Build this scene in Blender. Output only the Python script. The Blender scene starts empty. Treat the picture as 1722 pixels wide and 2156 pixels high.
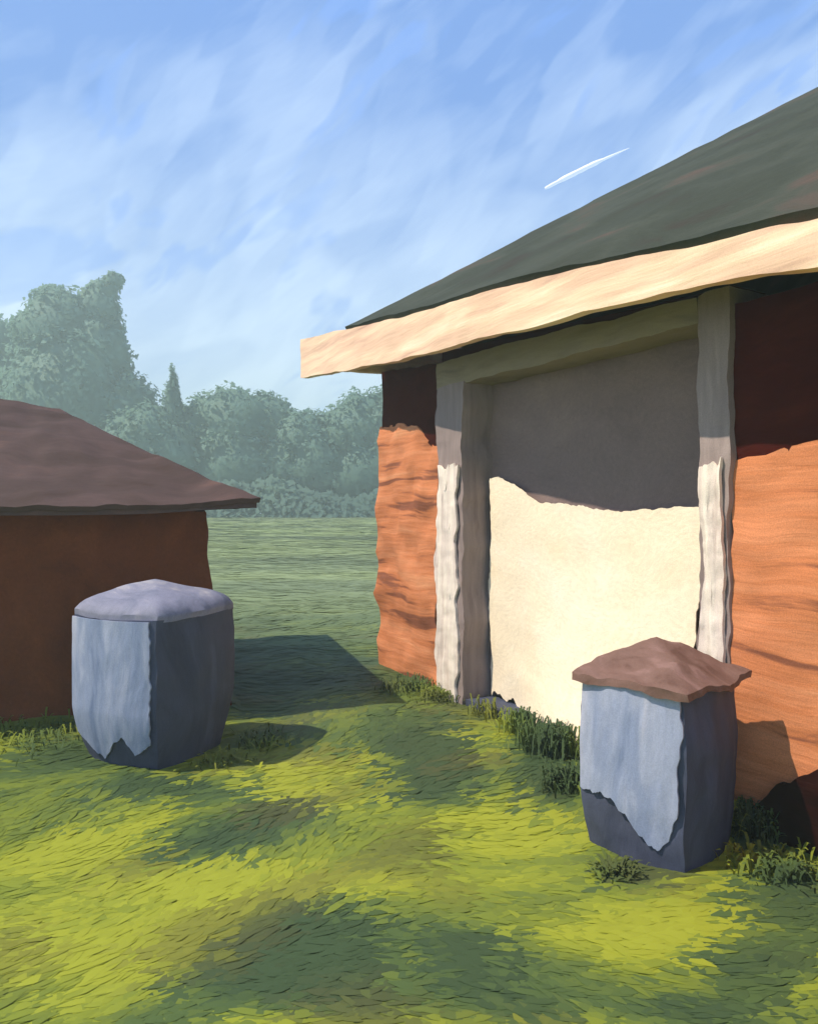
import bpy, bmesh, math, random
import numpy as np
from mathutils import Vector, Matrix, noise

random.seed(7); rng = np.random.default_rng(11)
scene = bpy.context.scene
COL = scene.collection

# ------------------------------------------------------------------ measuring
F, H, CX, CY = 1500.0, 1.6, 861.0, 1078.0        # focal length and centre in units of a 1722 wide picture, eye height
def ray(px, py): return Vector(((px-CX)/F, 1.0, (CY-py)/F))
def gp(px, py):
    r = ray(px, py); t = H/-r.z
    return Vector((r.x*t, r.y*t, 0))

def N3(x, y, z, sc=1.0, seed=0.0):
    return noise.noise(Vector((x*sc+seed*17.3, y*sc-seed*5.1, z*sc+seed*3.7)))

def ground_z(x, y):
    t = min(max((y-11)/55.0, 0), 1)
    z = 1.12*t*t*(3-2*t)
    r = 1.0 if y > 2 else 0.5
    z += 0.035*N3(x, y, 0, 0.9, 2)*r + 0.015*N3(x, y, 0, 2.6, 3)*r
    return z-0.02

# ------------------------------------------------------------------ objects
def link(name, me, parent=None, mat=None):
    o = bpy.data.objects.new(name, me); COL.objects.link(o)
    if parent is not None: o.parent = parent
    if mat is not None: me.materials.append(mat)
    return o
def thing(name, label, cat, loc=(0, 0, 0), rz=0.0, group=None):
    o = bpy.data.objects.new(name, None); COL.objects.link(o)
    o.location = loc; o.rotation_euler = (0, 0, rz); o.empty_display_size = .3
    o['label'] = label; o['category'] = cat
    if group: o['group'] = group
    return o
def struct(o): o['kind'] = 'structure'; return o

def grid_box(name, fn, nx, ny, nz, parent, mat, smooth=True, amp=0.0, sc=2.0, seed=0):
    """a box of nx*ny*nz cells whose unit coordinates go through fn -> (x,y,z); amp adds a hand-made waviness"""
    idx = {}; vs = []; fs = []
    def v(i, j, k):
        key = (i, j, k)
        if key not in idx:
            p = Vector(fn(i/nx, j/ny, k/nz))
            if amp:
                p += amp*Vector((N3(*p, sc, seed+1), N3(*p, sc, seed+2), N3(*p, sc, seed+3)))
                p += amp*.45*Vector((N3(*p, sc*3.1, seed+4), N3(*p, sc*3.1, seed+5), N3(*p, sc*3.1, seed+6)))
            idx[key] = len(vs); vs.append(p)
        return idx[key]
    for i in range(nx):
        for j in range(ny):
            fs.append((v(i, j, 0), v(i, j+1, 0), v(i+1, j+1, 0), v(i+1, j, 0)))
            fs.append((v(i, j, nz), v(i+1, j, nz), v(i+1, j+1, nz), v(i, j+1, nz)))
    for i in range(nx):
        for k in range(nz):
            fs.append((v(i, 0, k), v(i+1, 0, k), v(i+1, 0, k+1), v(i, 0, k+1)))
            fs.append((v(i, ny, k), v(i, ny, k+1), v(i+1, ny, k+1), v(i+1, ny, k)))
    for j in range(ny):
        for k in range(nz):
            fs.append((v(0, j, k), v(0, j, k+1), v(0, j+1, k+1), v(0, j+1, k)))
            fs.append((v(nx, j, k), v(nx, j+1, k), v(nx, j+1, k+1), v(nx, j, k+1)))
    me = bpy.data.meshes.new(name); me.from_pydata([tuple(p) for p in vs], [], fs); me.update()
    bm = bmesh.new(); bm.from_mesh(me); bmesh.ops.recalc_face_normals(bm, faces=bm.faces); bm.to_mesh(me); bm.free()
    o = link(name, me, parent, mat)
    if smooth:
        me.set_sharp_from_angle(angle=math.radians(42))
        for p in me.polygons: p.use_smooth = True
    return o
def bx(x0, x1, y0, y1, z0, z1):
    return lambda a, b, c: (x0+(x1-x0)*a, y0+(y1-y0)*b, z0+(z1-z0)*c)
def hip_roof(name, e, r0, r1, thick, parent, mat, n=(60, 24), amp=.02, seed=0, flare=0.0, eave=None, lift=None):
    """e = four eave corners in order (front left, front right, back right, back left) as Vectors at the top of the
    eave, r0 and r1 the two ends of the ridge. A closed shell with thickness, every slope a fine grid"""
    bm = bmesh.new()
    def slope(a, b, c, d, ev=None):       # a,b eave ; c,d ridge
        g = []
        for i in range(n[0]+1):
            row = []
            for j in range(n[1]+1):
                s, t = i/n[0], j/n[1]
                p = a.lerp(b, s).lerp(d.lerp(c, s), t)
                k = flare*(1-t)**4
                if lift: p = p+Vector((0, 0, lift(p)*(1-t)**2))
                if ev:
                    q = ev(a.lerp(b, s).x); p = p+(q-a.lerp(b, s))*(1-t)**2
                p = p+Vector((0, 0, k))
                w = amp*(N3(*p, 1.7, seed+1)+.5*N3(*p, 6, seed+2))
                row.append(bm.verts.new(p+Vector((w*.4, w*.4, w))))
            g.append(row)
        for i in range(n[0]):
            for j in range(n[1]):
                q = [g[i][j], g[i+1][j], g[i+1][j+1], g[i][j+1]]
                bm.faces.new(q)
    slope(e[0], e[1], r1, r0, eave); slope(e[1], e[2], r1, r1); slope(e[2], e[3], r0, r1); slope(e[3], e[0], r0, r0)
    bmesh.ops.remove_doubles(bm, verts=bm.verts, dist=.012)
    bmesh.ops.recalc_face_normals(bm, faces=bm.faces)
    up = sum((f.normal.z for f in bm.faces))
    if up < 0: bmesh.ops.reverse_faces(bm, faces=bm.faces)
    bmesh.ops.solidify(bm, geom=bm.faces[:], thickness=thick)
    me = bpy.data.meshes.new(name); bm.to_mesh(me); bm.free()
    o = link(name, me, parent, mat)
    me.set_sharp_from_angle(angle=math.radians(35))
    for p in me.polygons: p.use_smooth = True
    return o

# ------------------------------------------------------------------ materials
def paint(name, cols, scale=(1.2, 1.2, 6), rough=.7, bump=.35, detail=6.0, warp=.5, spec=.25, rot=(0, 0, 0), fine=38, grain=.08, dist=.02,
          stops=None):
    """thick brushed paint / weathered surface: stretched, warped noise between several colours, ridged relief of the bristles"""
    m = bpy.data.materials.new(name); m.use_nodes = True
    nt = m.node_tree; nd = nt.nodes; lk = nt.links
    b = nd['Principled BSDF']; b.inputs['Roughness'].default_value = rough
    b.inputs['Specular IOR Level'].default_value = spec
    tc = nd.new('ShaderNodeTexCoord')
    wn = nd.new('ShaderNodeTexNoise'); wn.inputs['Scale'].default_value = 1.3; wn.inputs['Detail'].default_value = 2
    lk.new(tc.outputs['Object'], wn.inputs['Vector'])
    sub = nd.new('ShaderNodeVectorMath'); sub.operation = 'SUBTRACT'; sub.inputs[1].default_value = (.5, .5, .5)
    lk.new(wn.outputs['Color'], sub.inputs[0])
    scl = nd.new('ShaderNodeVectorMath'); scl.operation = 'SCALE'; scl.inputs['Scale'].default_value = warp
    lk.new(sub.outputs[0], scl.inputs[0])
    add = nd.new('ShaderNodeVectorMath'); lk.new(tc.outputs['Object'], add.inputs[0]); lk.new(scl.outputs[0], add.inputs[1])
    mp = nd.new('ShaderNodeMapping'); mp.inputs['Scale'].default_value = scale; mp.inputs['Rotation'].default_value = rot
    lk.new(add.outputs[0], mp.inputs['Vector'])
    n1 = nd.new('ShaderNodeTexNoise'); n1.inputs['Scale'].default_value = 1.0; n1.inputs['Detail'].default_value = detail
    n1.inputs['Roughness'].default_value = .6; n1.inputs['Distortion'].default_value = .4
    lk.new(mp.outputs[0], n1.inputs['Vector'])
    cr = nd.new('ShaderNodeValToRGB'); cr.color_ramp.interpolation = 'EASE'
    el = cr.color_ramp.elements
    while len(el) < len(cols): el.new(.5)
    k = len(cols)
    for i, c in enumerate(cols):
        el[i].position = stops[i] if stops else .32+.36*i/max(1, k-1)
        el[i].color = (*c, 1)
    vo = nd.new('ShaderNodeTexVoronoi'); vo.feature = 'SMOOTH_F1'; vo.inputs['Smoothness'].default_value = .5; vo.inputs['Scale'].default_value = 1.7
    lk.new(mp.outputs[0], vo.inputs['Vector']); sp = nd.new('ShaderNodeSeparateColor'); lk.new(vo.outputs['Color'], sp.inputs[0])
    mv = nd.new('ShaderNodeMapRange'); mv.inputs['To Min'].default_value = .3; mv.inputs['To Max'].default_value = .7; lk.new(sp.outputs[0], mv.inputs['Value'])
    mm = nd.new('ShaderNodeMix'); mm.inputs[0].default_value = .42; lk.new(n1.outputs['Fac'], mm.inputs[2]); lk.new(mv.outputs[0], mm.inputs[3])
    lk.new(mm.outputs[0], cr.inputs[0])
    # fine bristle streaks follow the same direction
    mp2 = nd.new('ShaderNodeMapping'); mp2.inputs['Rotation'].default_value = rot
    ms = max(scale); mp2.inputs['Scale'].default_value = tuple(fine*(s/ms)**1.15+1 for s in scale)
    lk.new(add.outputs[0], mp2.inputs['Vector'])
    n2 = nd.new('ShaderNodeTexNoise'); n2.inputs['Scale'].default_value = 1; n2.inputs['Detail'].default_value = 3
    lk.new(mp2.outputs[0], n2.inputs['Vector'])
    n3 = nd.new('ShaderNodeTexNoise'); n3.inputs['Scale'].default_value = 160; n3.inputs['Detail'].default_value = 2
    lk.new(tc.outputs['Object'], n3.inputs['Vector'])
    hs = nd.new('ShaderNodeHueSaturation')
    mr = nd.new('ShaderNodeMapRange'); mr.inputs['To Min'].default_value = 1-grain*2.4; mr.inputs['To Max'].default_value = 1+grain*2.4
    ad = nd.new('ShaderNodeMath'); ad.operation = 'MULTIPLY_ADD'; ad.inputs[1].default_value = .6
    lk.new(n3.outputs['Fac'], ad.inputs[0])
    hlf = nd.new('ShaderNodeMath'); hlf.operation = 'MULTIPLY'; hlf.inputs[1].default_value = .4
    lk.new(n2.outputs['Fac'], hlf.inputs[0]); lk.new(hlf.outputs[0], ad.inputs[2])
    lk.new(ad.outputs[0], mr.inputs['Value']); mr.inputs['From Min'].default_value = .25; mr.inputs['From Max'].default_value = .75
    lk.new(mr.outputs[0], hs.inputs['Value']); lk.new(cr.outputs[0], hs.inputs['Color'])
    lk.new(hs.outputs[0], b.inputs['Base Color'])
    hh = nd.new('ShaderNodeMath'); hh.operation = 'MULTIPLY_ADD'; hh.inputs[1].default_value = 1.0
    lk.new(n2.outputs['Fac'], hh.inputs[0]); lk.new(n1.outputs['Fac'], hh.inputs[2])
    bp = nd.new('ShaderNodeBump'); bp.inputs['Strength'].default_value = bump; bp.inputs['Distance'].default_value = dist*.3
    lk.new(hh.outputs[0], bp.inputs['Height']); lk.new(bp.outputs[0], b.inputs['Normal'])
    return m

M = {}
M['orange'] = paint('orange_clay', [(.24, .085, .045), (.53, .185, .075), (.60, .225, .10), (.66, .29, .14)], (.7, .7, 8.5), bump=.4, warp=.16, dist=.03, stops=[.385, .45, .54, .66], grain=.12, spec=.1)
M['hut_wall'] = paint('red_brown_boards', [(.10, .026, .010), (.14, .037, .012), (.18, .050, .016)], (2.5, 2.5, 2.0), bump=.3, warp=.3, spec=.05, grain=.12)
M['dark'] = paint('shaded_upper_wall', [(.036, .0045, .003), (.05, .007, .0045), (.07, .012, .006)], (1.4, 1.4, 4), bump=.3, spec=.03, rough=.9)  # wall under the eave, its shade put into the colour
M['green_roof'] = paint('dark_green_roofing', [(.040, .036, .026), (.040, .046, .032), (.050, .056, .040), (.085, .060, .045)], (1.2, 2.4, 1.2), bump=.35, rot=(0, 0, .5), rough=.85, spec=.1)
M['cream'] = paint('cream_fascia', [(.52, .30, .22), (.76, .50, .34), (.82, .60, .40), (.86, .70, .50)], (.7, 3, 9), bump=.35, warp=.06, dist=.03, grain=.06)
M['door'] = paint('shaded_grey_door', [(.18, .125, .115), (.22, .155, .14), (.26, .185, .16)], (1.6, 1.6, 2.2), bump=.4, warp=.5)  # cream door in shade, the shade put into the colour
M['frame'] = paint('sunlit_jamb', [(.46, .36, .31), (.70, .59, .51), (.80, .70, .59), (.86, .79, .66)], (12, 12, .9), bump=.8, warp=.1, dist=.03)  # jamb colour where the sun reaches it
M['lit_door'] = paint('lit_cream_door', [(.80, .66, .47), (.84, .71, .53), (.86, .75, .59)], (1.6, 1.6, 2.2), bump=.4, warp=.5, rough=.9)  # the same door where the sun reaches it
M['jamb'] = paint('shaded_jamb', [(.19, .14, .13), (.26, .20, .185), (.32, .25, .23)], (10, 10, .8), bump=.4, warp=.1)  # the same jamb with its shade put into the colour
M['lintel'] = paint('olive_lintel', [(.19, .15, .095), (.27, .22, .14), (.30, .24, .18)], (1.2, 5, 9), bump=.4, warp=.2)
M['reveal'] = paint('grey_reveal', [(.40, .31, .30), (.5, .40, .37)], (10, 10, .8), bump=.4, warp=.1)
M['mauve'] = paint('mauve_roofing', [(.055, .032, .025), (.068, .042, .036), (.085, .052, .046), (.12, .068, .055)], (1.0, 4.5, 3), bump=.35, rough=.85, spec=.12)
M['cap'] = paint('brown_cap', [(.11, .055, .04), (.17, .095, .075), (.24, .14, .12)], (4, 9, 6), bump=.5, rough=.8)
M['blue'] = paint('sunlit_blue_grey', [(.13, .17, .28), (.22, .26, .38), (.30, .33, .44), (.38, .39, .48)], (5, 5, 1.2), bump=.45, warp=.25)  # sunlit tone of the boxes, laid on one side
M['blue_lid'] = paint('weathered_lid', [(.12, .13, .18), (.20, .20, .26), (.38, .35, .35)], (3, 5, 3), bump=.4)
M['slate'] = paint('shaded_slate', [(.038, .044, .075), (.055, .062, .10), (.072, .085, .14)], (5, 5, 1.2), bump=.4)  # boxes with shade put into the colour; also on the threshold
M['bark'] = paint('bark', [(.05, .035, .025), (.11, .08, .06)], (4, 4, .8))

def leaf_mat(name, attr='tone', trans=.35, rough=.6, grad=None):
    m = bpy.data.materials.new(name); m.use_nodes = True
    nt = m.node_tree; nd = nt.nodes; lk = nt.links
    b = nd['Principled BSDF']; out = nd['Material Output']
    b.inputs['Roughness'].default_value = rough; b.inputs['Specular IOR Level'].default_value = .2
    at = nd.new('ShaderNodeAttribute'); at.attribute_name = attr
    if grad:
        cr = nd.new('ShaderNodeValToRGB'); el = cr.color_ramp.elements
        while len(el) < len(grad): el.new(.5)
        for i, c in enumerate(grad): el[i].position = i/(len(grad)-1); el[i].color = (*c, 1)
        lk.new(at.outputs['Fac'], cr.inputs[0]); csock = cr.outputs[0]
    else: csock = at.outputs['Color']
    lk.new(csock, b.inputs['Base Color'])
    tr = nd.new('ShaderNodeBsdfTranslucent'); lk.new(csock, tr.inputs['Color'])
    mx = nd.new('ShaderNodeMixShader'); mx.inputs[0].default_value = trans
    lk.new(b.outputs[0], mx.inputs[1]); lk.new(tr.outputs[0], mx.inputs[2]); lk.new(mx.outputs[0], out.inputs['Surface'])
    return m
M['leaf'] = leaf_mat('tree_leaves', trans=.5, grad=[(.095, .17, .14), (.155, .265, .205), (.165, .275, .21), (.18, .28, .195)])
M['grass'] = leaf_mat('grass_blades', attr='Col', trans=.3)

# ------------------------------------------------------------------ sun and sky
SUN_EL = math.radians(55); SUN_AZ = math.radians(14)     # the sun stands high to the left
S = Vector((-math.cos(SUN_AZ)*math.cos(SUN_EL), -math.sin(SUN_AZ)*math.cos(SUN_EL), math.sin(SUN_EL)))
sd = bpy.data.lights.new('sun', 'SUN'); sd.energy = 5.0; sd.angle = math.radians(.6); sd.color = (1, .89, .72)
so = bpy.data.objects.new('sun', sd); COL.objects.link(so); so.rotation_euler = S.to_track_quat('Z', 'Y').to_euler(); so.location = (-8, 2, 12)

w = bpy.data.worlds.new('World'); scene.world = w; w.use_nodes = True
nt = w.node_tree; nd = nt.nodes; lk = nt.links
bg = nd['Background']; bg.inputs['Strength'].default_value = .1
sky = nd.new('ShaderNodeTexSky'); sky.sky_type = 'NISHITA'; sky.sun_disc = False
sky.sun_elevation = SUN_EL; sky.sun_rotation = math.atan2(S.x, S.y); sky.air_density = 1.3; sky.dust_density = .5; sky.ozone_density = 2.0
tc = nd.new('ShaderNodeTexCoord')
def vmath(op, a=None, b=None, s=None):
    n = nd.new('ShaderNodeVectorMath'); n.operation = op
    if a is not None: lk.new(a, n.inputs[0])
    if b is not None:
        if isinstance(b, tuple): n.inputs[1].default_value = b
        else: lk.new(b, n.inputs[1])
    if s is not None: n.inputs['Scale'].default_value = s
    return n.outputs[0]
wn = nd.new('ShaderNodeTexNoise'); wn.inputs['Scale'].default_value = 2.2; wn.inputs['Detail'].default_value = 2
lk.new(tc.outputs['Generated'], wn.inputs['Vector'])
wv = vmath('SCALE', vmath('SUBTRACT', wn.outputs['Color'], (.5, .5, .5)), s=.10)
pv = vmath('ADD', tc.outputs['Generated'], wv)
def streak(scale, rotdeg, detail=4, rough=.55, off=0.0):
    r_ = nd.new('ShaderNodeMapping'); r_.inputs['Rotation'].default_value = (0, math.radians(rotdeg), 0); r_.inputs['Location'].default_value = (off, 0, off)
    lk.new(pv, r_.inputs['Vector'])
    mp = nd.new('ShaderNodeMapping'); mp.inputs['Scale'].default_value = scale
    lk.new(r_.outputs[0], mp.inputs['Vector'])
    n = nd.new('ShaderNodeTexNoise'); n.inputs['Scale'].default_value = 1; n.inputs['Detail'].default_value = detail; n.inputs['Roughness'].default_value = rough
    n.inputs['Distortion'].default_value = .5
    lk.new(mp.outputs[0], n.inputs['Vector']); return n.outputs['Fac']
def ramp(fac, p0, p1, v0=0, v1=1):
    n = nd.new('ShaderNodeMapRange'); n.interpolation_type = 'SMOOTHSTEP'
    for k, v in zip(('From Min', 'From Max', 'To Min', 'To Max'), (p0, p1, v0, v1)): n.inputs[k].default_value = v
    lk.new(fac, n.inputs['Value']); return n.outputs[0]
def m2(op, a, b):
    n = nd.new('ShaderNodeMath'); n.operation = op; n.use_clamp = (op == 'ADD')
    for i, v in enumerate((a, b)):
        if isinstance(v, (int, float)): n.inputs[i].default_value = v
        else: lk.new(v, n.inputs[i])
    return n.outputs[0]
def mixc(fac, a, b):
    n = nd.new('ShaderNodeMix'); n.data_type = 'RGBA'
    if isinstance(fac, (int, float)): n.inputs[0].default_value = fac
    else: lk.new(fac, n.inputs[0])
    for i, v in ((6, a), (7, b)):
        if isinstance(v, tuple): n.inputs[i].default_value = (*v, 1)
        else: lk.new(v, n.inputs[i])
    return n.outputs[2]
def dabs(scale, rotdeg, off=0.0, smooth=.35):
    r_ = nd.new('ShaderNodeMapping'); r_.inputs['Rotation'].default_value = (0, math.radians(rotdeg), 0); r_.inputs['Location'].default_value = (off, 0, off)
    lk.new(pv, r_.inputs['Vector'])
    mp = nd.new('ShaderNodeMapping'); mp.inputs['Scale'].default_value = scale
    lk.new(r_.outputs[0], mp.inputs['Vector'])
    v = nd.new('ShaderNodeTexVoronoi'); v.feature = 'SMOOTH_F1'; v.inputs['Smoothness'].default_value = smooth; v.inputs['Scale'].default_value = 1
    lk.new(mp.outputs[0], v.inputs['Vector'])
    sp = nd.new('ShaderNodeSeparateColor'); lk.new(v.outputs['Color'], sp.inputs[0]); return sp.outputs[0]
sep = nd.new('ShaderNodeSeparateXYZ'); lk.new(tc.outputs['Generated'], sep.inputs[0])
K_ = 10.0
low = (.76*K_, .92*K_, 1.18*K_); high = (.125*K_, .28*K_, .74*K_)
v1 = m2('MULTIPLY', m2('SUBTRACT', streak((2.2, 2, 4.6), 25, 3), .5), 1.15)
v2 = m2('MULTIPLY', m2('SUBTRACT', dabs((7, 6, 20), 30), .5), .26)
v3 = m2('MULTIPLY', m2('SUBTRACT', dabs((13, 9, 42), 48, 4.4), .5), .18)
v4 = m2('MULTIPLY', m2('SUBTRACT', streak((30, 20, 150), 32, 3, off=6.1), .5), .16)
hz_ = ramp(sep.outputs[2], .08, .62, .0, 1.0)
n_ = nd.new('ShaderNodeMath'); n_.operation = 'ADD'; lk.new(hz_, n_.inputs[0]); lk.new(v1, n_.inputs[1])
for q in (v2, v3, v4):
    n2_ = nd.new('ShaderNodeMath'); n2_.operation = 'ADD'; lk.new(n_.outputs[0], n2_.inputs[0]); lk.new(q, n2_.inputs[1]); n_ = n2_
cl = nd.new('ShaderNodeClamp'); lk.new(n_.outputs[0], cl.inputs[0])
c1 = mixc(cl.outputs[0], low, high)
deep = m2('MULTIPLY', ramp(streak((5, 4, 15), 38, 3, off=9.7), .57, .66), .5)
c1b = mixc(deep, c1, (.16*K_, .36*K_, .95*K_))
c2 = mixc(.85, sky.outputs[0], c1b)
lk.new(c2, bg.inputs['Color'])

# ------------------------------------------------------------------ ground
def ground():
    ys = [-12, -6, -3, -1, 0]; y = 0
    while y < 170: y += max(.16, abs(y)*.045); ys.append(y)
    us = np.linspace(-1, 1, 121); us = np.sign(us)*np.abs(us)**1.6
    vs = []; fs = []
    for j, y in enumerate(ys):
        wdt = 9+abs(y)*1.5
        for i, a in enumerate(us):
            x = a*wdt; vs.append((x, y, ground_z(x, y)))
    n = len(us)
    for j in range(len(ys)-1):
        for i in range(n-1): fs.append((j*n+i, j*n+i+1, (j+1)*n+i+1, (j+1)*n+i))
    me = bpy.data.meshes.new('ground'); me.from_pydata(vs, [], fs)
    for p in me.polygons: p.use_smooth = True
    cc = np.ones((len(vs), 4), dtype=np.float32)
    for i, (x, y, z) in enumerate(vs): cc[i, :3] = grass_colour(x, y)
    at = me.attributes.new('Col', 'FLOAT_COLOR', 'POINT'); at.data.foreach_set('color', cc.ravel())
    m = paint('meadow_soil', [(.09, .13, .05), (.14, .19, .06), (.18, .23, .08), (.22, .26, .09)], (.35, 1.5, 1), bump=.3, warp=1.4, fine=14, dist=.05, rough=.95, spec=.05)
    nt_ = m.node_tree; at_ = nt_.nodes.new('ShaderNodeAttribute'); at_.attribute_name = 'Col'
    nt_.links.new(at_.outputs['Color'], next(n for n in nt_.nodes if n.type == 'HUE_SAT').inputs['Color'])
    struct(link('ground', me, None, m))

# ------------------------------------------------------------------ grass
PATCH = [  # centre (picture units, turned into ground points), size, strength: patches of darker tint in the lawn
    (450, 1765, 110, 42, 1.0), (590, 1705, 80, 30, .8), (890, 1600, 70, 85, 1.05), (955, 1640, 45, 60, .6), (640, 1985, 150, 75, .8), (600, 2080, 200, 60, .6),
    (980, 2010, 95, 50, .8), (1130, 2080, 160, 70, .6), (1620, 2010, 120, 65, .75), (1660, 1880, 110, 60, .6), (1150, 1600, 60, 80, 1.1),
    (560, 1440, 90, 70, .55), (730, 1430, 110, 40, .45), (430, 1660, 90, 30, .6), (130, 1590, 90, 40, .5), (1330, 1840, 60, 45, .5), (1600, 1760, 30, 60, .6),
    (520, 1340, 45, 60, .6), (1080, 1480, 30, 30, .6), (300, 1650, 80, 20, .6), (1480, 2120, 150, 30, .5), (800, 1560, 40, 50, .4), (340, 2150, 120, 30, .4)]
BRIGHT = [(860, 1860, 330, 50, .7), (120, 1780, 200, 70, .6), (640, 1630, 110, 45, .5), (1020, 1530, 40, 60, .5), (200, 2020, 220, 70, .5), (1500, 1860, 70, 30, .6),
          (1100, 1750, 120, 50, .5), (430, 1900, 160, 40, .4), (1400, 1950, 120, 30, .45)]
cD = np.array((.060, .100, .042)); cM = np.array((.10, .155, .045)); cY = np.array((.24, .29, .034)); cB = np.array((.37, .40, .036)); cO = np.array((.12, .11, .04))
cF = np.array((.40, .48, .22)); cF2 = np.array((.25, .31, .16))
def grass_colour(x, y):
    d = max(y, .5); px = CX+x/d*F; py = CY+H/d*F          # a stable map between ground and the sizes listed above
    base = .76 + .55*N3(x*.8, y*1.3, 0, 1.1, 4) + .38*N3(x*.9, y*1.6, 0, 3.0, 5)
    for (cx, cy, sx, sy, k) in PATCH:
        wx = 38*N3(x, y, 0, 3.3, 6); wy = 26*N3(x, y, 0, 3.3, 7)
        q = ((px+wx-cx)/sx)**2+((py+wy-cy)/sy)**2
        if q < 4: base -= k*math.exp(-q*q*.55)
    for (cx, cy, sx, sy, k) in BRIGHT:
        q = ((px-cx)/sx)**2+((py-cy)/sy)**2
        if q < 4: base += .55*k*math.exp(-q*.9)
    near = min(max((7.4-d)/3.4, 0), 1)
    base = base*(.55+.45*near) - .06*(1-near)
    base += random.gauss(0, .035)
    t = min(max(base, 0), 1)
    if t < .4: c = cD+(cM-cD)*(t/.4)
    elif t < .75: c = cM+(cY-cM)*((t-.4)/.35)
    else: c = cY+(cB-cY)*((t-.75)/.25)
    o = min(max(N3(x, y, 0, 1.9, 8)*1.6-.25, 0), .5); c = c*(1-o)+cO*o
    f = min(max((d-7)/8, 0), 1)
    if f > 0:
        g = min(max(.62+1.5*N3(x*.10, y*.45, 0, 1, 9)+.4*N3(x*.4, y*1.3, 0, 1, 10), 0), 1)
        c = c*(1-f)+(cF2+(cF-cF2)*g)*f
    return c

ground()

def blocked(x, y):
    for (poly) in FOOT:
        if all((poly[(i+1) % 4][0]-poly[i][0])*(y-poly[i][1])-(poly[(i+1) % 4][1]-poly[i][1])*(x-poly[i][0]) > 0 for i in range(4)): return True
    return False
FOOT = []
def grass():
    V = []; Cc = []; NR = []; K = 4
    def blade(x, y, L, W, lift, ang):
        zj = random.uniform(0, .003)*max(1, y/4)
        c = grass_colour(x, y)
        ca, sa = math.cos(ang), math.sin(ang); bend = random.uniform(-.5, .5)
        for k in range(K):
            t = k/(K-1); a2 = ang+bend*t
            px = x+ca*L*t; py = y+sa*L*t+0
            zz = ground_z(px, py)+zj+lift*math.sin(min(t*1.25, 1)*math.pi*.62)
            ww = W*(.55+.9*math.sin(t*math.pi*.85+.25))*(1 if k < K-1 else .35)*.5
            nx, ny = -math.sin(a2), math.cos(a2)
            V.append((px+nx*ww, py+ny*ww, zz)); V.append((px-nx*ww, py-ny*ww, zz+.02*ww))
            Cc.append(c); Cc.append(c); NR.append((.15*ca*(t-.3), .15*sa*(t-.3), 1)); NR.append((.15*ca*(t-.3), .15*sa*(t-.3), 1))
    def flow(x, y): return .35+1.5*N3(x, y, 0, .9, 12)+.5*random.gauss(0, .5)
    n = 0
    while n < 88000:
        px = random.uniform(-500, 2300); py = CY+math.exp(random.uniform(math.log(120), math.log(1350)))
        p = gp(px, py); x, y = p.x, p.y
        if blocked(x, y): continue
        n += 1
        s = (y/3.0)**.75
        blade(x, y, random.uniform(.07, .17)*s, random.uniform(.014, .038)*s, random.uniform(.001, .007)*s**.5, flow(x, y)+(math.pi if random.random() < .4 else 0))
    n = 0
    while n < 26000:
        py = CY+random.uniform(22, 180); d = H*F/(py-CY)*random.uniform(.85, 1.1); px = random.uniform(-500, 1500)
        x = (px-CX)/F*d; y = d
        if d > 66 or d < 9 or blocked(x, y): continue
        n += 1
        s = (y/3.0)**.8
        blade(x, y, random.uniform(.14, .30)*s, random.uniform(.015, .03)*s, random.uniform(.001, .007)*s**.7, random.gauss(0, .25)+(math.pi if random.random() < .5 else 0))
    # taller tufts against the walls and round the boxes
    for (px, py, n, sp, hh) in TUFT:
        c = gp(px, py)
        for i in range(n*2):
            x = c.x+random.gauss(0, sp); y = c.y+random.gauss(0, sp*.8)
            if blocked(x, y): continue
            blade(x, y, random.uniform(.03, .08), random.uniform(.006, .012), random.uniform(.3, 1)*hh, random.uniform(0, 6.28))
    nb = len(V)//(2*K); V_ = np.array(V, dtype=np.float32)
    me = bpy.data.meshes.new('grass'); me.vertices.add(len(V_)); me.vertices.foreach_set('co', V_.ravel())
    q = np.array([[2*k, 2*k+1, 2*k+3, 2*k+2] for k in range(K-1)])
    fi = (np.arange(nb)[:, None, None]*(2*K)+q[None]).reshape(-1, 4)
    me.loops.add(fi.size); me.loops.foreach_set('vertex_index', fi.ravel())
    me.polygons.add(len(fi)); me.polygons.foreach_set('loop_start', np.arange(len(fi))*4); me.polygons.foreach_set('loop_total', np.full(len(fi), 4))
    at = me.attributes.new('Col', 'FLOAT_COLOR', 'POINT')
    Cn = np.ones((len(V_), 4), dtype=np.float32); Cn[:, :3] = np.array(Cc); at.data.foreach_set('color', Cn.ravel())
    me.update()
    for p in me.polygons: p.use_smooth = True
    me.normals_split_custom_set_from_vertices(NR)
    o = link('grass', me, None, M['grass']); o['kind'] = 'stuff'
    o['label'] = 'yellow green lawn with darker patches in front of the barn'; o['category'] = 'grass'
TUFT = [(930, 1465, 160, .10, .10), (1080, 1500, 420, .12, .17), (1170, 1580, 360, .10, .20), (1120, 1540, 260, .10, .18), (1200, 1650, 240, .08, .14), (870, 1450, 180, .12, .12), (1590, 1745, 300, .07, .17),
        (1290, 1830, 60, .05, .06), (1640, 1830, 160, .10, .09), (470, 1600, 60, .10, .06), (540, 1560, 80, .12, .08),
        (60, 1550, 160, .25, .08)]

# ------------------------------------------------------------------ barn
A = gp(800, 1400); Bp = gp(1722, 1400+.42*922)
U = (Bp-A).normalized(); Nn = Vector((U.y, -U.x, 0))
if Nn.x > 0: Nn = -Nn                     # points out of the front
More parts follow.
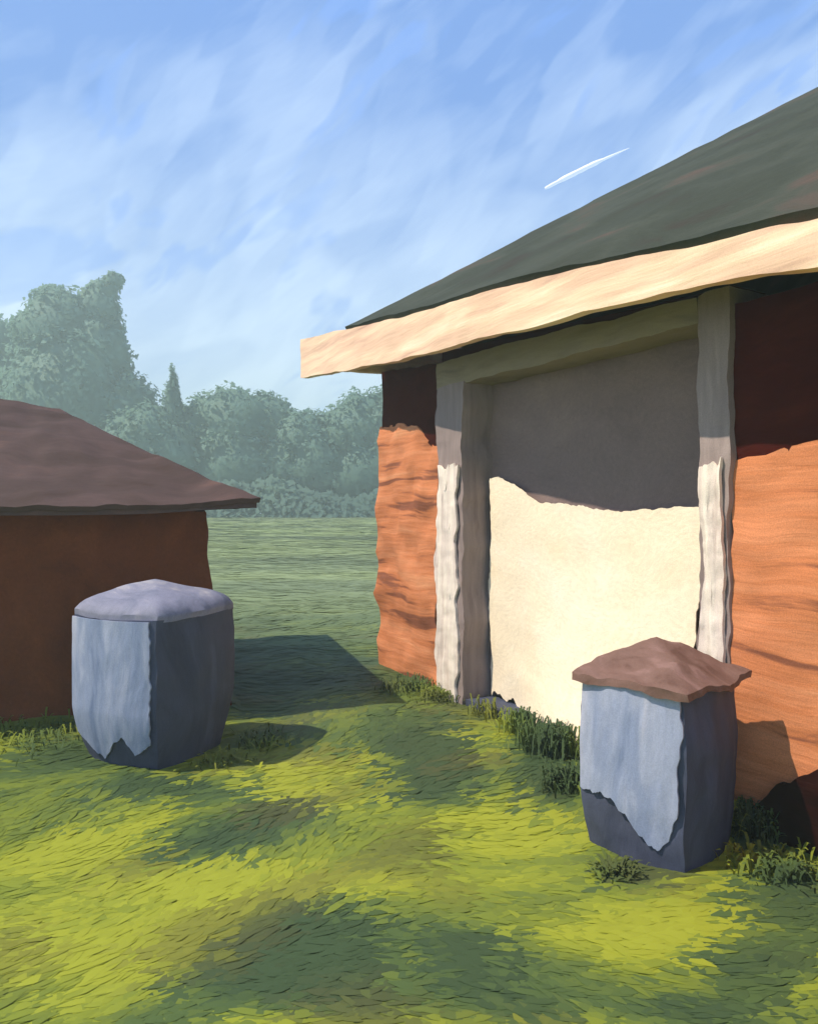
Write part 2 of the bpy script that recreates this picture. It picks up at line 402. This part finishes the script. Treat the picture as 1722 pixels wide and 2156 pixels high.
# local frame of the barn: x along the front towards the viewer, y into the barn, z up
rz = math.atan2(U.y, U.x)
def onplane(px, py, o):
    r = ray(px, py); C = Vector((0, 0, H)); t = (A+Nn*o-C).dot(Nn)/r.dot(Nn); P = C+r*t
    return (P-A).dot(U), P.z
barn = thing('barn', 'orange clay walled barn with dark green hipped roof and cream half lit double door', 'barn', A, rz)
L_, D_ = 9.0, 7.2
TR = .27                                  # how deep the door sits back
def interp(tab, s):
    if s <= tab[0][0]: return tab[0][1]
    for (a, va), (b, vb) in zip(tab, tab[1:]):
        if s <= b: return va+(vb-va)*(s-a)/(b-a)
    return tab[-1][1]
def over(s): return interp([(-1.2, .36), (1.0, .42), (2.6, .52), (4.6, .50), (5.2, .50), (9, .50)], s)
# fascia lines measured on its own, overhanging plane
def ftab(pts):
    out = []
    for (px, py) in pts:
        o = .5
        for _ in range(12): s, z = onplane(px, py, o); o = over(s)
        out.append((s, z))
    a, b = out[-2], out[-1]; k = (b[1]-a[1])/(b[0]-a[0])*.3
    out.append((10.2, b[1]+k*(10.2-b[0]))); return out
FB = ftab([(632, 795), (760, 773), (870, 750), (1100, 690), (1400, 618), (1560, 585), (1720, 560)])
FT = ftab([(625, 716), (800, 678), (900, 652), (1150, 580), (1400, 530), (1600, 484), (1720, 458)])
S0 = FB[0][0]; S1 = L_+.5
def fasc(a, b, c):
    s = S0+(S1-S0)*a**.85
    lo, hi = interp(FB, s), interp(FT, s)
    hi = max(hi, lo+.1)
    return (s, -over(s)+.07*b, lo+(hi-lo)*c)
grid_box('fascia', fasc, 220, 2, 8, barn, M['cream'], amp=.016, sc=2.2, seed=1)
def fend(a, b, c):
    lo, hi = interp(FB, -.1), interp(FT, -.1)
    return (-.11+.07*a, -over(-.1)+.075+(D_+.9)*b, lo+(hi-lo)*c)
grid_box('fascia', fend, 2, 60, 4, barn, M['cream'], amp=.012, sc=3, seed=2)
# roof: four slopes rising from the top of the fascia
zt0 = interp(FT, S0)
yb = D_+.55
SR = .0; zt0 = interp(FT, SR)
e = [Vector((SR, -over(SR)+.02, zt0+.02)), Vector((S1, -over(S1)+.02, interp(FT, S1)+.03)), Vector((S1, yb, 2.95)), Vector((SR, yb, zt0))]
yr = (yb-over(0))*.5; rise = .583*(yr+over(SR))
r0 = Vector((SR+yr+over(SR), yr, zt0+rise)); r1 = Vector((S1-yr-over(S0), yr, zt0+rise-.05))
hip_roof('roof', e, r0, r1, .05, barn, M['green_roof'], (160, 40), .022, 3, eave=lambda s: Vector((s, -over(s)-.005, interp(FT, s)+.035)))
# walls
WT = 2.78
sL0, sL1 = onplane(928, 1400, 0)[0], onplane(980, 1400, 0)[0]       # far jamb
sR0, sR1 = onplane(1480, 1400, 0)[0], onplane(1540, 1400, 0)[0]     # near jamb
zl = 2.52                                                           # underside of the lintel
def top_of_wall(s): return max(interp(FB, s)+.02, 2.7)
def zsplit(s):                                                      # ragged lower edge of the eave shade painted on the wall
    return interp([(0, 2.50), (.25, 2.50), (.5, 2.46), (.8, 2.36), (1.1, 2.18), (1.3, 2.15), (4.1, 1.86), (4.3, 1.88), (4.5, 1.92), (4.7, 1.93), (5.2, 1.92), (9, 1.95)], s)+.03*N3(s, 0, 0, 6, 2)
def wallpiece(name, s0, s1, zf0, zf1, mat, y0=0.0, y1=.28, amp=.012, n=None, seed=5, bulge=0.0):
    n = n or max(4, int((s1-s0)*22))
    def f(a, b, c):
        s = s0+(s1-s0)*a; lo, hi = zf0(s), zf1(s)
        return (s, y0+(y1-y0)*b-bulge*math.sin(math.pi*c)*(1-b), lo+(hi-lo)*c)
    return grid_box(name, f, n, 3, 34, barn, mat, amp=amp, sc=3.4, seed=seed)
lowz = lambda s: -.12
wallpiece('wall', 0, sL0, lowz, zsplit, M['orange'], amp=.05, bulge=.03, seed=5)
wallpiece('wall', sR1, L_, lowz, zsplit, M['orange'], amp=.03, bulge=.03, seed=6)
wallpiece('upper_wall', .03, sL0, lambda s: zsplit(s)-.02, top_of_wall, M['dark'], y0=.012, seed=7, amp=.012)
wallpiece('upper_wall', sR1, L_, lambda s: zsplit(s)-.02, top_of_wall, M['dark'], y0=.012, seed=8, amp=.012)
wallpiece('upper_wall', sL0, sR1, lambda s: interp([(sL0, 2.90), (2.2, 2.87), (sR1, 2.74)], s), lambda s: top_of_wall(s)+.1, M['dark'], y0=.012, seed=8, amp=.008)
grid_box('wall', bx(.02, .28, .283, D_, -.1, 2.75), 3, 60, 20, barn, M['orange'], amp=.02, seed=9)
grid_box('wall', bx(L_-.28, L_-.02, .283, D_, -.1, 2.75), 3, 60, 20, barn, M['orange'], amp=.02, seed=10)
grid_box('wall', bx(.285, L_-.285, D_-.28, D_-.01, -.1, 2.74), 60, 3, 20, barn, M['orange'], amp=.02, seed=11)
# shade on the foot of the near wall, built as a dark strip
foot_top = [onplane(x, y, .04) for (x, y) in ((1600, 1700), (1640, 1655), (1722, 1620))]+[(6.0, .45), (L_, .45)]
fb0 = onplane(1598, 1700, .04)[0]
def footb(a, b, c):
    s = fb0+(L_-fb0)*a**1.6; hi = interp(foot_top, s)+.05*N3(s, 0, 0, 12, 80)
    lo = -.1; z = lo+(hi-lo)*c
    return (s+(.05*N3(0, 0, z, 8, 81) if a < .1 else 0), -.05+.045*b, z)
M['black_brown'] = paint('shaded_wall_foot', [(.010, .0025, .002), (.018, .004, .003), (.03, .007, .005)], (2, 2, 5), bump=.4, spec=.03, rough=.95)  # wall foot tone with the shade put into it
grid_box('wall_foot_shade', footb, 160, 1, 24, barn, M['black_brown'], amp=.006, sc=9, seed=82)
# door frame and door
lint_lo = lambda s: interp([(sL0, 2.70), (2.2, 2.69), (sR1, 2.64)], s)
lint_hi = lambda s: interp([(sL0, 2.93), (2.2, 2.90), (sR1, 2.78)], s)
def lint(a, b, c):
    s = sL0-.03+(sR0-sL0+.02)*a
    lo, hi = lint_lo(s), lint_hi(s)
    return (s, -.020+.30*b, lo+(hi-lo)*c)
grid_box('lintel', lint, 70, 3, 6, barn, M['lintel'], amp=.02, sc=3, seed=12)
def jamb(name, s0, s1, zt, seed, wob=.03):
    def f(a, b, c):
        z = -.1+(zt+.1)*c
        return (s0+(s1-s0)*a+wob*N3(0, a*.3, z, 2.3, seed)+wob*.5*N3(0, 0, z, 6, seed), -.035+(TR+.07)*b, z)
    return grid_box(name, f, 4, 4, 90, barn, M['jamb'], amp=.012, sc=7, seed=seed)
jamb('door_jamb', sL0-.01, sL1, 2.705, 13, .04)
jamb('door_jamb', sR0, sR1+.01, 2.80, 14, .02)
def doorleaf(s0, s1, seed):
    def f(a, b, c): return (s0+(s1-s0)*a, TR+.05*b, .03+2.72*c)
    return grid_box('door', f, 30, 2, 50, barn, M['door'], amp=.010, sc=4, seed=seed)
sm = (sL1+sR0)/2
doorleaf(sL1-.05, sR0+.04, 15)
for (s0_, s1_, zt_, sd_) in ((sL0+.01, sL1-.05, 2.02, 61), (sR0+.03, sR1-.01, 1.88, 62)):  # sunlit lower jambs, their light built as pale strips
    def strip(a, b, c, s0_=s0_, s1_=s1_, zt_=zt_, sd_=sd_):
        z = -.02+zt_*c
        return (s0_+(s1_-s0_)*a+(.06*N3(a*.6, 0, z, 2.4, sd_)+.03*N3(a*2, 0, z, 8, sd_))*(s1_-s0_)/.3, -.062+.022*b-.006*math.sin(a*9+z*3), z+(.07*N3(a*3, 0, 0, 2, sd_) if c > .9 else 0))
    grid_box('sunlit_jamb_strip', strip, 10, 2, 110, barn, M['frame'], amp=.008, sc=9, seed=sd_)
grid_box('threshold', bx(sL1+.03, sR0-.03, -.02, TR-.01, -.1, .03), 30, 3, 3, barn, M['slate'], amp=.012, seed=18)

# sunlit lower half of the door, the light built as a ragged cream layer
sunlit_top = [onplane(x, y, -TR+.05) for (x, y) in ((1036, 1008), (1050, 1004), (1090, 1022), (1135, 1058), (1220, 1064), (1300, 1078), (1390, 1070), (1468, 1068))]
sunlit_bot = [onplane(x, y, -TR+.05) for (x, y) in ((1030, 1455), (1062, 1450), (1072, 1438), (1105, 1440), (1110, 1496), (1150, 1476), (1185, 1492), (1215, 1592), (1238, 1600), (1300, 1640), (1478, 1690))]
sunlit_o = Vector(A)+Nn*(-TR+.05)
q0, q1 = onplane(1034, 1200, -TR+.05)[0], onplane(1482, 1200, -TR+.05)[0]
def sunlit_door(a, b, c):
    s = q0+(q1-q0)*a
    hi = interp(sunlit_top, s)+.015*N3(s, 0, 0, 14, 71)+.008*N3(s, 0, 0, 40, 71); lo = .055+.05*N3(s, 0, 0, 7, 72)+.04*N3(s, 0, 0, 26, 73)
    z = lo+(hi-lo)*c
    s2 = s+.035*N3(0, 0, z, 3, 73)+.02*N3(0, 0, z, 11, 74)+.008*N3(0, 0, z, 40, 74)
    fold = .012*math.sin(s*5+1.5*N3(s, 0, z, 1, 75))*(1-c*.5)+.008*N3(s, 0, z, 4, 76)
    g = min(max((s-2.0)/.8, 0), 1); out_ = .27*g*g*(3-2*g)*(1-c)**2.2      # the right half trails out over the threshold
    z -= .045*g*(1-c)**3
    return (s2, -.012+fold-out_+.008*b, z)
sh = grid_box('sunlit_door_part', sunlit_door, 110, 1, 70, None, M['lit_door'], amp=0)
sh.location = sunlit_o; sh.rotation_euler = (0, 0, rz)
sh['label'] = 'sunlit lower part of the barn door, built as a cream layer with ragged edges'; sh['category'] = 'sunlit_door'

# ------------------------------------------------------------------ hut
C0 = Vector((-1.71, 5.97, 0)); uh = Vector((-.95, -.30, 0)).normalized()
hut = thing('shed', 'low red brown shed under a mauve hipped roof behind the blue box', 'shed', C0, math.atan2(uh.y, uh.x))
# local x goes left along the front, local y goes towards the viewer; the front lies on y=0
HL, HD, HE = 6.0, 2.6, 1.52
def hw(a, b, c):
    k = .22*(1-c)**1.3
    return (-k*(1-a)+HL*a, k*.3*b-HD*(1-b), -.12+(HE+.195)*c)
grid_box('wall', hw, 90, 34, 26, hut, M['hut_wall'], amp=.035, sc=2.2, seed=20)
ov = .42; zt = 1.625
he = [Vector((HL+ov, ov, zt)), Vector((-ov, ov, zt)), Vector((-ov, -HD-ov, zt)), Vector((HL+ov, -HD-ov, zt))]
hr = HD/2+ov
hip_roof('roof', he, Vector((HL+ov-hr, -HD/2, zt+hr*.60+.35)), Vector((-ov+hr, -HD/2, zt+hr*.565)), .04, hut, M['mauve'], (90, 30), .04, 23, lift=lambda p: .085*math.exp(-((p.x+ov)/.7)**2))
def soff(a, b, c):
    x = -ov+.03+(HL+2*ov-.06)*a; y = -HD-ov+.03+(HD+2*ov-.06)*b
    return (x, y, HE+.055+.055*c+.085*math.exp(-((x+ov)/.7)**2)*(1 if c else .7))
grid_box('soffit', soff, 120, 20, 1, hut, M['mauve'], amp=.004, seed=26)

# ------------------------------------------------------------------ the two boxes
def rounded(x, y, k):
    """square cross-section with softly rounded corners"""
    return x*math.sqrt(1-k*y*y*.5), y*math.sqrt(1-k*x*x*.5)
def ragged_sunlit_side(name, parent, prof, x0, x1, bot, zt_, seed, rag=.02, wav=.04):
    """sunlit side of a box built as a pale layer, following its bulge, the edges ragged"""
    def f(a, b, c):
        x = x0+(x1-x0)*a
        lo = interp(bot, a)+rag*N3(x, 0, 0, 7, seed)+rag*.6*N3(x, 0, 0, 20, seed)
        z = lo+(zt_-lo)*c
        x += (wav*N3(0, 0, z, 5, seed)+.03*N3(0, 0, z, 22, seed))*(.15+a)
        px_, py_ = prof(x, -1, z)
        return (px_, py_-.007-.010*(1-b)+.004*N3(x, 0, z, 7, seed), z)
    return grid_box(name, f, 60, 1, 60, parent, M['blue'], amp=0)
# left: large closed box with a low lid
bc = Vector((-1.725, 4.86, 0))
lb = thing('storage_box', 'large rounded blue grey box with a low pale lid beside the shed', 'box', (bc.x, bc.y, 0), math.radians(-25))
hw_ = .425
def lprof(x, y, z):
    x, y = rounded(x, y, .55)
    k = 1-.17*max(0, 1-z/.34)**1.4-.02*max(0, z-.7)
    return x*hw_*k, y*hw_*k
def lbody(a, b, c):
    z = -.05+.98*c; x, y = lprof(a*2-1, b*2-1, z); return (x, y, z)
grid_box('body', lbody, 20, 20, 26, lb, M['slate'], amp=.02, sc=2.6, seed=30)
ragged_sunlit_side('sunlit_side', lb, lprof, -.97, .90, [(0, .16), (.25, .08), (.42, .03), (.55, .12), (.7, .19), (.85, .08), (1, .15)], .92, 34)
def llid(a, b, c):
    x, y = (a*2-1), (b*2-1); m = max(abs(x), abs(y)); rx_, ry_ = rounded(x, y, .55)
    e_ = max(0, m-.8)*5
    return (rx_*(hw_*.998), ry_*(hw_*.998), .92+.075*c-.035*c*e_**2+.15*c*(1-m**1.1))
grid_box('lid', llid, 24, 24, 3, lb, M['blue_lid'], amp=.02, sc=3, seed=33)

# right: smaller box under a pitched cap
rc = Vector((1.23, 3.51, 0))
rb = thing('storage_box', 'small blue grey box under a brown pitched cap beside the barn door', 'box', (rc.x, rc.y, 0), math.radians(-47))
h2 = .300
def rprof(x, y, z):
    x, y = rounded(x, y, .45)
    k = .985+.03*math.sin(z*4)-.05*max(0, 1-z/.25)
    return x*h2*k, y*h2*k
def rbody(a, b, c):
    z = -.06+.86*c; x, y = rprof(a*2-1, b*2-1, z); return (x, y, z)
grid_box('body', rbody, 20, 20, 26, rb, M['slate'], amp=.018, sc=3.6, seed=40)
ragged_sunlit_side('sunlit_side', rb, rprof, -.98, .93, [(0, .25), (.15, .24), (.35, .26), (.5, .20), (.66, .11), (.8, .08), (.9, .14), (1, .24)], .80, 46, wav=.14)
def rcap(a, b, c):
    x, y = (a*2-1), (b*2-1); m = max(abs(x), abs(y)); hw2 = h2+.032; rx_, ry_ = rounded(x, y, .30)
    top = .80+.012+.160*(1-m**1.15)
    bot = .785-.008*m
    return (rx_*hw2, ry_*hw2, bot+(top-bot)*c)
grid_box('cap', rcap, 26, 26, 3, rb, M['cap'], amp=.026, sc=5, seed=44)

def foot(o, x0, x1, y0, y1):
    m = Matrix.Rotation(o.rotation_euler.z, 4, 'Z'); p = [m@Vector(q)+o.location for q in ((x0, y0, 0), (x1, y0, 0), (x1, y1, 0), (x0, y1, 0))]
    FOOT.append([(q.x, q.y) for q in p])
foot(barn, -.02, L_, -.03, D_); foot(hut, -.25, HL, -HD, .05); foot(lb, -hw_, hw_, -hw_, hw_); foot(rb, -h2*.85, h2*.85, -h2*.85, h2*.85)
grass()

# ------------------------------------------------------------------ trees
def tree(label, px, Y, lobes, trunk_r=.28, leaf=.55, dens=1.0, seed=0, group='trees along the far edge of the meadow', conifer=False):
    """lobes: (dx in m, height of centre, radius x, radius z) around the trunk"""
    rnd = random.Random(seed); x0 = (px-CX)/F*Y
    z0 = ground_z(x0, Y)
    t = thing('conifer_tree' if conifer else 'tree', label, 'tree', (x0, Y, z0-.1), 0, group)
    topz = max(l[1]+l[3]*.3 for l in lobes)
    bm = bmesh.new()
    def tube(p, q, r0, r1, n=7, seg=6):
        rings = []
        d = (q-p); ax = d.normalized(); s_ = ax.orthogonal().normalized(); t_ = ax.cross(s_)
        for k in range(seg+1):
            f = k/seg; c = p.lerp(q, f)+.12*f*(1-f)*4*Vector((rnd.uniform(-1, 1), rnd.uniform(-1, 1), 0))*r0*2
            r = r0+(r1-r0)*f
            rings.append([bm.verts.new(c+(s_*math.cos(a)+t_*math.sin(a))*r) for a in [2*math.pi*i/n for i in range(n)]])
        for a, b in zip(rings, rings[1:]):
            for i in range(n): bm.faces.new((a[i], a[(i+1) % n], b[(i+1) % n], b[i]))
    tube(Vector((0, 0, 0)), Vector((0, 0, topz*.8)), trunk_r, trunk_r*.3)
    for l in lobes: tube(Vector((0, 0, l[1]*.45)), Vector((l[0], 0, l[1])), trunk_r*.45, trunk_r*.12)
    me = bpy.data.meshes.new('trunk'); bm.to_mesh(me); bm.free(); link('trunk', me, t, M['bark'])
    V = []; T = []; fc = []; NR = []
    for li, (dx, cz, rx, rzz) in enumerate(lobes):      # dense inner foliage of every lobe
        if conifer: continue
        b0 = len(V); NU, NV = 22, 12
        for j in range(NV+1):
            for i in range(NU):
                th = math.pi*j/NV; ph = 2*math.pi*i/NU
                v = Vector((math.sin(th)*math.cos(ph), math.sin(th)*math.sin(ph), math.cos(th)))
                q = .84*(1+.30*N3(v.x*1.7+li*7, v.y*1.7, v.z*1.7, 1.2, seed)+.16*N3(v.x*5, v.y*5, v.z*5+li, 1, seed+1))
                V.append(Vector((dx+v.x*rx*q, v.y*rx*.8*q, cz+v.z*rzz*q))); T.append(.5+.4*N3(v.x, v.y, v.z, 2, seed)); NR.append(tuple((v+Vector((0, 0, .25))).normalized()))
        for j in range(NV):
            for i in range(NU): fc.append((b0+j*NU+i, b0+(j+1)*NU+i, b0+(j+1)*NU+(i+1) % NU, b0+j*NU+(i+1) % NU))
    for li, (dx, cz, rx, rzz) in enumerate(lobes):
        n = int(1.7*dens*max(260, 1100*rx*rzz/9))
        for i in range(n):
            v = Vector((rnd.gauss(0, 1), rnd.gauss(0, 1), rnd.gauss(0, 1))).normalized()
            k = rnd.random()**.28
            bump_ = 1+.30*N3(v.x*1.7+li*7, v.y*1.7, v.z*1.7, 1.2, seed)+.16*N3(v.x*5, v.y*5, v.z*5+li, 1, seed+1)
            if conifer: wsc = (1-max(-1, min(1, v.z)))*.5; rxx = rx*(.12+1.0*wsc)
            else: rxx = rx
            c = Vector((dx+v.x*rxx*k*bump_, v.y*rx*.8*k*bump_, cz+v.z*rzz*k*bump_))
            nrm = (v+Vector((rnd.gauss(0, .5), rnd.gauss(0, .5), rnd.gauss(0, .5)+.3))).normalized()
            a = nrm.orthogonal().normalized(); a.rotate(Matrix.Rotation(rnd.uniform(0, 6.28), 3, nrm)); b = nrm.cross(a)
            sz = leaf*.72*rnd.uniform(.5, 1.25); b0 = len(V)
            for (s_, q) in ((-1, -.15), (-.4, -.5), (.5, -.42), (1, .1), (.35, .5), (-.5, .42)):
                V.append(c+a*s_*sz*.62+b*q*sz*.62+nrm*.04*s_*s_)
            tone = .55+.35*N3(c.x, c.y, c.z, .35, seed+2)+rnd.gauss(0, .05)
            T += [min(max(tone, 0), 1)]*6; fc.append(tuple(range(b0, b0+6))); NR += [tuple((v+Vector((0, 0, .25))).normalized())]*6
    me = bpy.data.meshes.new('crown'); me.from_pydata([tuple(p) for p in V], [], fc)
    at = me.attributes.new('tone', 'FLOAT', 'POINT'); at.data.foreach_set('value', T)
    for p in me.polygons: p.use_smooth = True
    me.normals_split_custom_set_from_vertices(NR)
    link('crown', me, t, M['leaf'])
def hh(py, Y): return (CY-py)/F*Y+H            # height above z=0
Y0 = 68
g_ = 1.2
def lob(px0, Y, items):   # items: (px, py centre, rx px, rz px)
    x0 = (px0-CX)/F*Y; return [((a-CX)/F*Y-x0, hh(b, Y)-g_, c/F*Y, d/F*Y) for (a, b, c, d) in items]
tree('tallest tree, broad and blunt with two tips, above the shed roof', 165, 68, lob(165, 68, [(150, 850, 135, 190), (130, 690, 95, 90), (112, 640, 48, 48), (205, 650, 50, 55), (215, 608, 34, 26), (238, 588, 20, 20), (105, 612, 22, 16), (60, 690, 40, 40), (215, 740, 65, 90), (250, 880, 90, 120)]), seed=1, leaf=.7, dens=.9)
tree('half seen tree at the left edge of the photo, beside the tallest tree', -40, 72, lob(-40, 72, [(-30, 800, 95, 125), (-20, 720, 70, 60), (20, 900, 90, 120)]), seed=2, leaf=.7)
tree('small pointed conifer whose tip rises alone from the tree line', 364, 66, [(0, hh(862, 66)-g_, 34/F*66, 90/F*66)], seed=3, leaf=.4, conifer=True, dens=3)
tree('rounded tree just right of the small conifer', 500, 68, lob(500, 68, [(500, 890, 95, 88), (430, 900, 60, 80), (570, 890, 60, 72), (500, 980, 120, 90)]), seed=4, leaf=.6)
tree('low bushy tree in the dip between tallest tree and conifer', 310, 65, lob(310, 65, [(310, 925, 70, 85), (350, 960, 70, 90), (260, 960, 70, 90)]), seed=5, leaf=.6)
tree('low tree in the dip under the end of the barn fascia', 635, 67, lob(635, 67, [(635, 925, 65, 75), (660, 985, 80, 80), (600, 985, 70, 80)]), seed=6, leaf=.6)
tree('full tree rising against the far corner of the barn', 770, 68, lob(770, 68, [(760, 905, 85, 85), (830, 895, 75, 100), (700, 935, 60, 80), (770, 990, 110, 80)]), seed=7, leaf=.6)
tree('broad tree mostly hidden behind the barn', 960, 70, lob(960, 70, [(940, 900, 100, 120), (1030, 930, 100, 120)]), seed=8, leaf=.7, dens=.6)
def undergrowth():
    rnd = random.Random(5); V = []; T = []; fc = []
    for i in range(15000):
        px = rnd.uniform(-500, 1250); Y = rnd.uniform(62, 66); x = (px-CX)/F*Y
        top = 3.0+2.4*N3(x, 0, 0, .22, 3)+.6*N3(x, 0, 0, 1.1, 4)
        u_ = rnd.random(); z = ground_z(x, Y)+top*u_; Y += .8*(u_)
        c = Vector((x, Y, z)); nrm = Vector((rnd.gauss(0, .6), -1+rnd.gauss(0, .5), .6+rnd.gauss(0, .5))).normalized()
        a = nrm.orthogonal().normalized(); a.rotate(Matrix.Rotation(rnd.uniform(0, 6.28), 3, nrm)); b = nrm.cross(a); sz = rnd.uniform(.3, .7); b0 = len(V)
        for (s_, q) in ((-1, -.15), (-.4, -.5), (.5, -.42), (1, .1), (.35, .5), (-.5, .42)): V.append(c+a*s_*sz*.6+b*q*sz*.6)
        T += [min(max(.12+.25*N3(*c, .4, 9), 0), 1)]*6; fc.append(tuple(range(b0, b0+6)))
    me = bpy.data.meshes.new('undergrowth'); me.from_pydata([tuple(p) for p in V], [], fc)
    at = me.attributes.new('tone', 'FLOAT', 'POINT'); at.data.foreach_set('value', T)
    for p in me.polygons: p.use_smooth = True
    me.normals_split_custom_set_from_vertices([(-.05, -.6, .55)]*len(V))
    o = link('undergrowth', me, None, M['leaf']); o['kind'] = 'stuff'; o['label'] = 'low bluish green scrub along the foot of the far trees'; o['category'] = 'undergrowth'
undergrowth()

# ------------------------------------------------------------------ short vapour trail high in the sky
def trail():
    Y = 900.0; p = Vector(((1148-CX)/F*Y, Y, hh(396, Y))); q = Vector(((1325-CX)/F*Y, Y, hh(311, Y)))
    def f(a, b, c):
        r = (4.0*math.sin(math.pi*min(1, a*.9+.08))**.7)*(1-.55*a)
        m = p.lerp(q, a)
        th = 2*math.pi*b
        return m+Vector((0, 0, 1.5*math.sin(a*3)))+Vector((-.45*math.cos(th), math.sin(th), .9*math.cos(th)))*r*(1+.3*N3(a*9, b, 0, 1, 4))
    bm = bmesh.new(); rows = [[bm.verts.new(f(i/50, j/10, 0)) for j in range(10)] for i in range(51)]
    for a, b in zip(rows, rows[1:]):
        for j in range(10): bm.faces.new((a[j], a[(j+1) % 10], b[(j+1) % 10], b[j]))
    bm.faces.new(rows[0]); bm.faces.new(rows[-1])
    bmesh.ops.recalc_face_normals(bm, faces=bm.faces)
    me = bpy.data.meshes.new('vapour_trail'); bm.to_mesh(me); bm.free()
    for p_ in me.polygons: p_.use_smooth = True
    m = bpy.data.materials.new('ice_cloud'); m.use_nodes = True; m.node_tree.nodes['Principled BSDF'].inputs['Base Color'].default_value = (.9, .9, .92, 1)
    m.node_tree.nodes['Principled BSDF'].inputs['Roughness'].default_value = 1
    o = link('vapour_trail', me, None, m); o['label'] = 'short white streak of cloud in the blue sky above the roof slope'; o['category'] = 'cloud'
trail()

# ------------------------------------------------------------------ air
bmz = bpy.data.meshes.new('haze')
x0, x1, y0, y1, z0, z1 = -310, 310, -14, 185, -1.6, 29
bmz.from_pydata([(x, y, z) for x in (x0, x1) for y in (y0, y1) for z in (z0, z1)], [], [(0, 1, 3, 2), (4, 6, 7, 5), (0, 4, 5, 1), (2, 3, 7, 6), (0, 2, 6, 4), (1, 5, 7, 3)])
hm = bpy.data.materials.new('haze'); hm.use_nodes = True; nn = hm.node_tree.nodes
nn.remove(nn['Principled BSDF']); pvn = nn.new('ShaderNodeVolumePrincipled')
pvn.inputs['Density'].default_value = .0062; pvn.inputs['Color'].default_value = (.78, 1.0, .86, 1); pvn.inputs['Anisotropy'].default_value = .1
hm.node_tree.links.new(pvn.outputs[0], nn['Material Output'].inputs['Volume'])
hz = link('haze', bmz, None, hm); hz['kind'] = 'stuff'; hz['label'] = 'thin blue green haze over the meadow'; hz['category'] = 'haze'

# ------------------------------------------------------------------ camera and render settings
cd = bpy.data.cameras.new('camera'); cd.sensor_fit = 'HORIZONTAL'; cd.sensor_width = 36; cd.lens = 36*F/1722; cd.clip_end = 3000; cd.clip_start = .05
co = bpy.data.objects.new('camera', cd); COL.objects.link(co); co.location = (0, 0, H); co.rotation_euler = (math.radians(90), 0, 0)
scene.camera = co
scene.render.engine = 'CYCLES'
scene.cycles.max_bounces = 6; scene.cycles.diffuse_bounces = 3; scene.cycles.transparent_max_bounces = 8; scene.cycles.volume_bounces = 0
scene.cycles.use_denoising = True
vs_ = scene.view_settings; vs_.view_transform = 'Standard'; vs_.look = 'None'; vs_.exposure = 0.38; vs_.gamma = 1
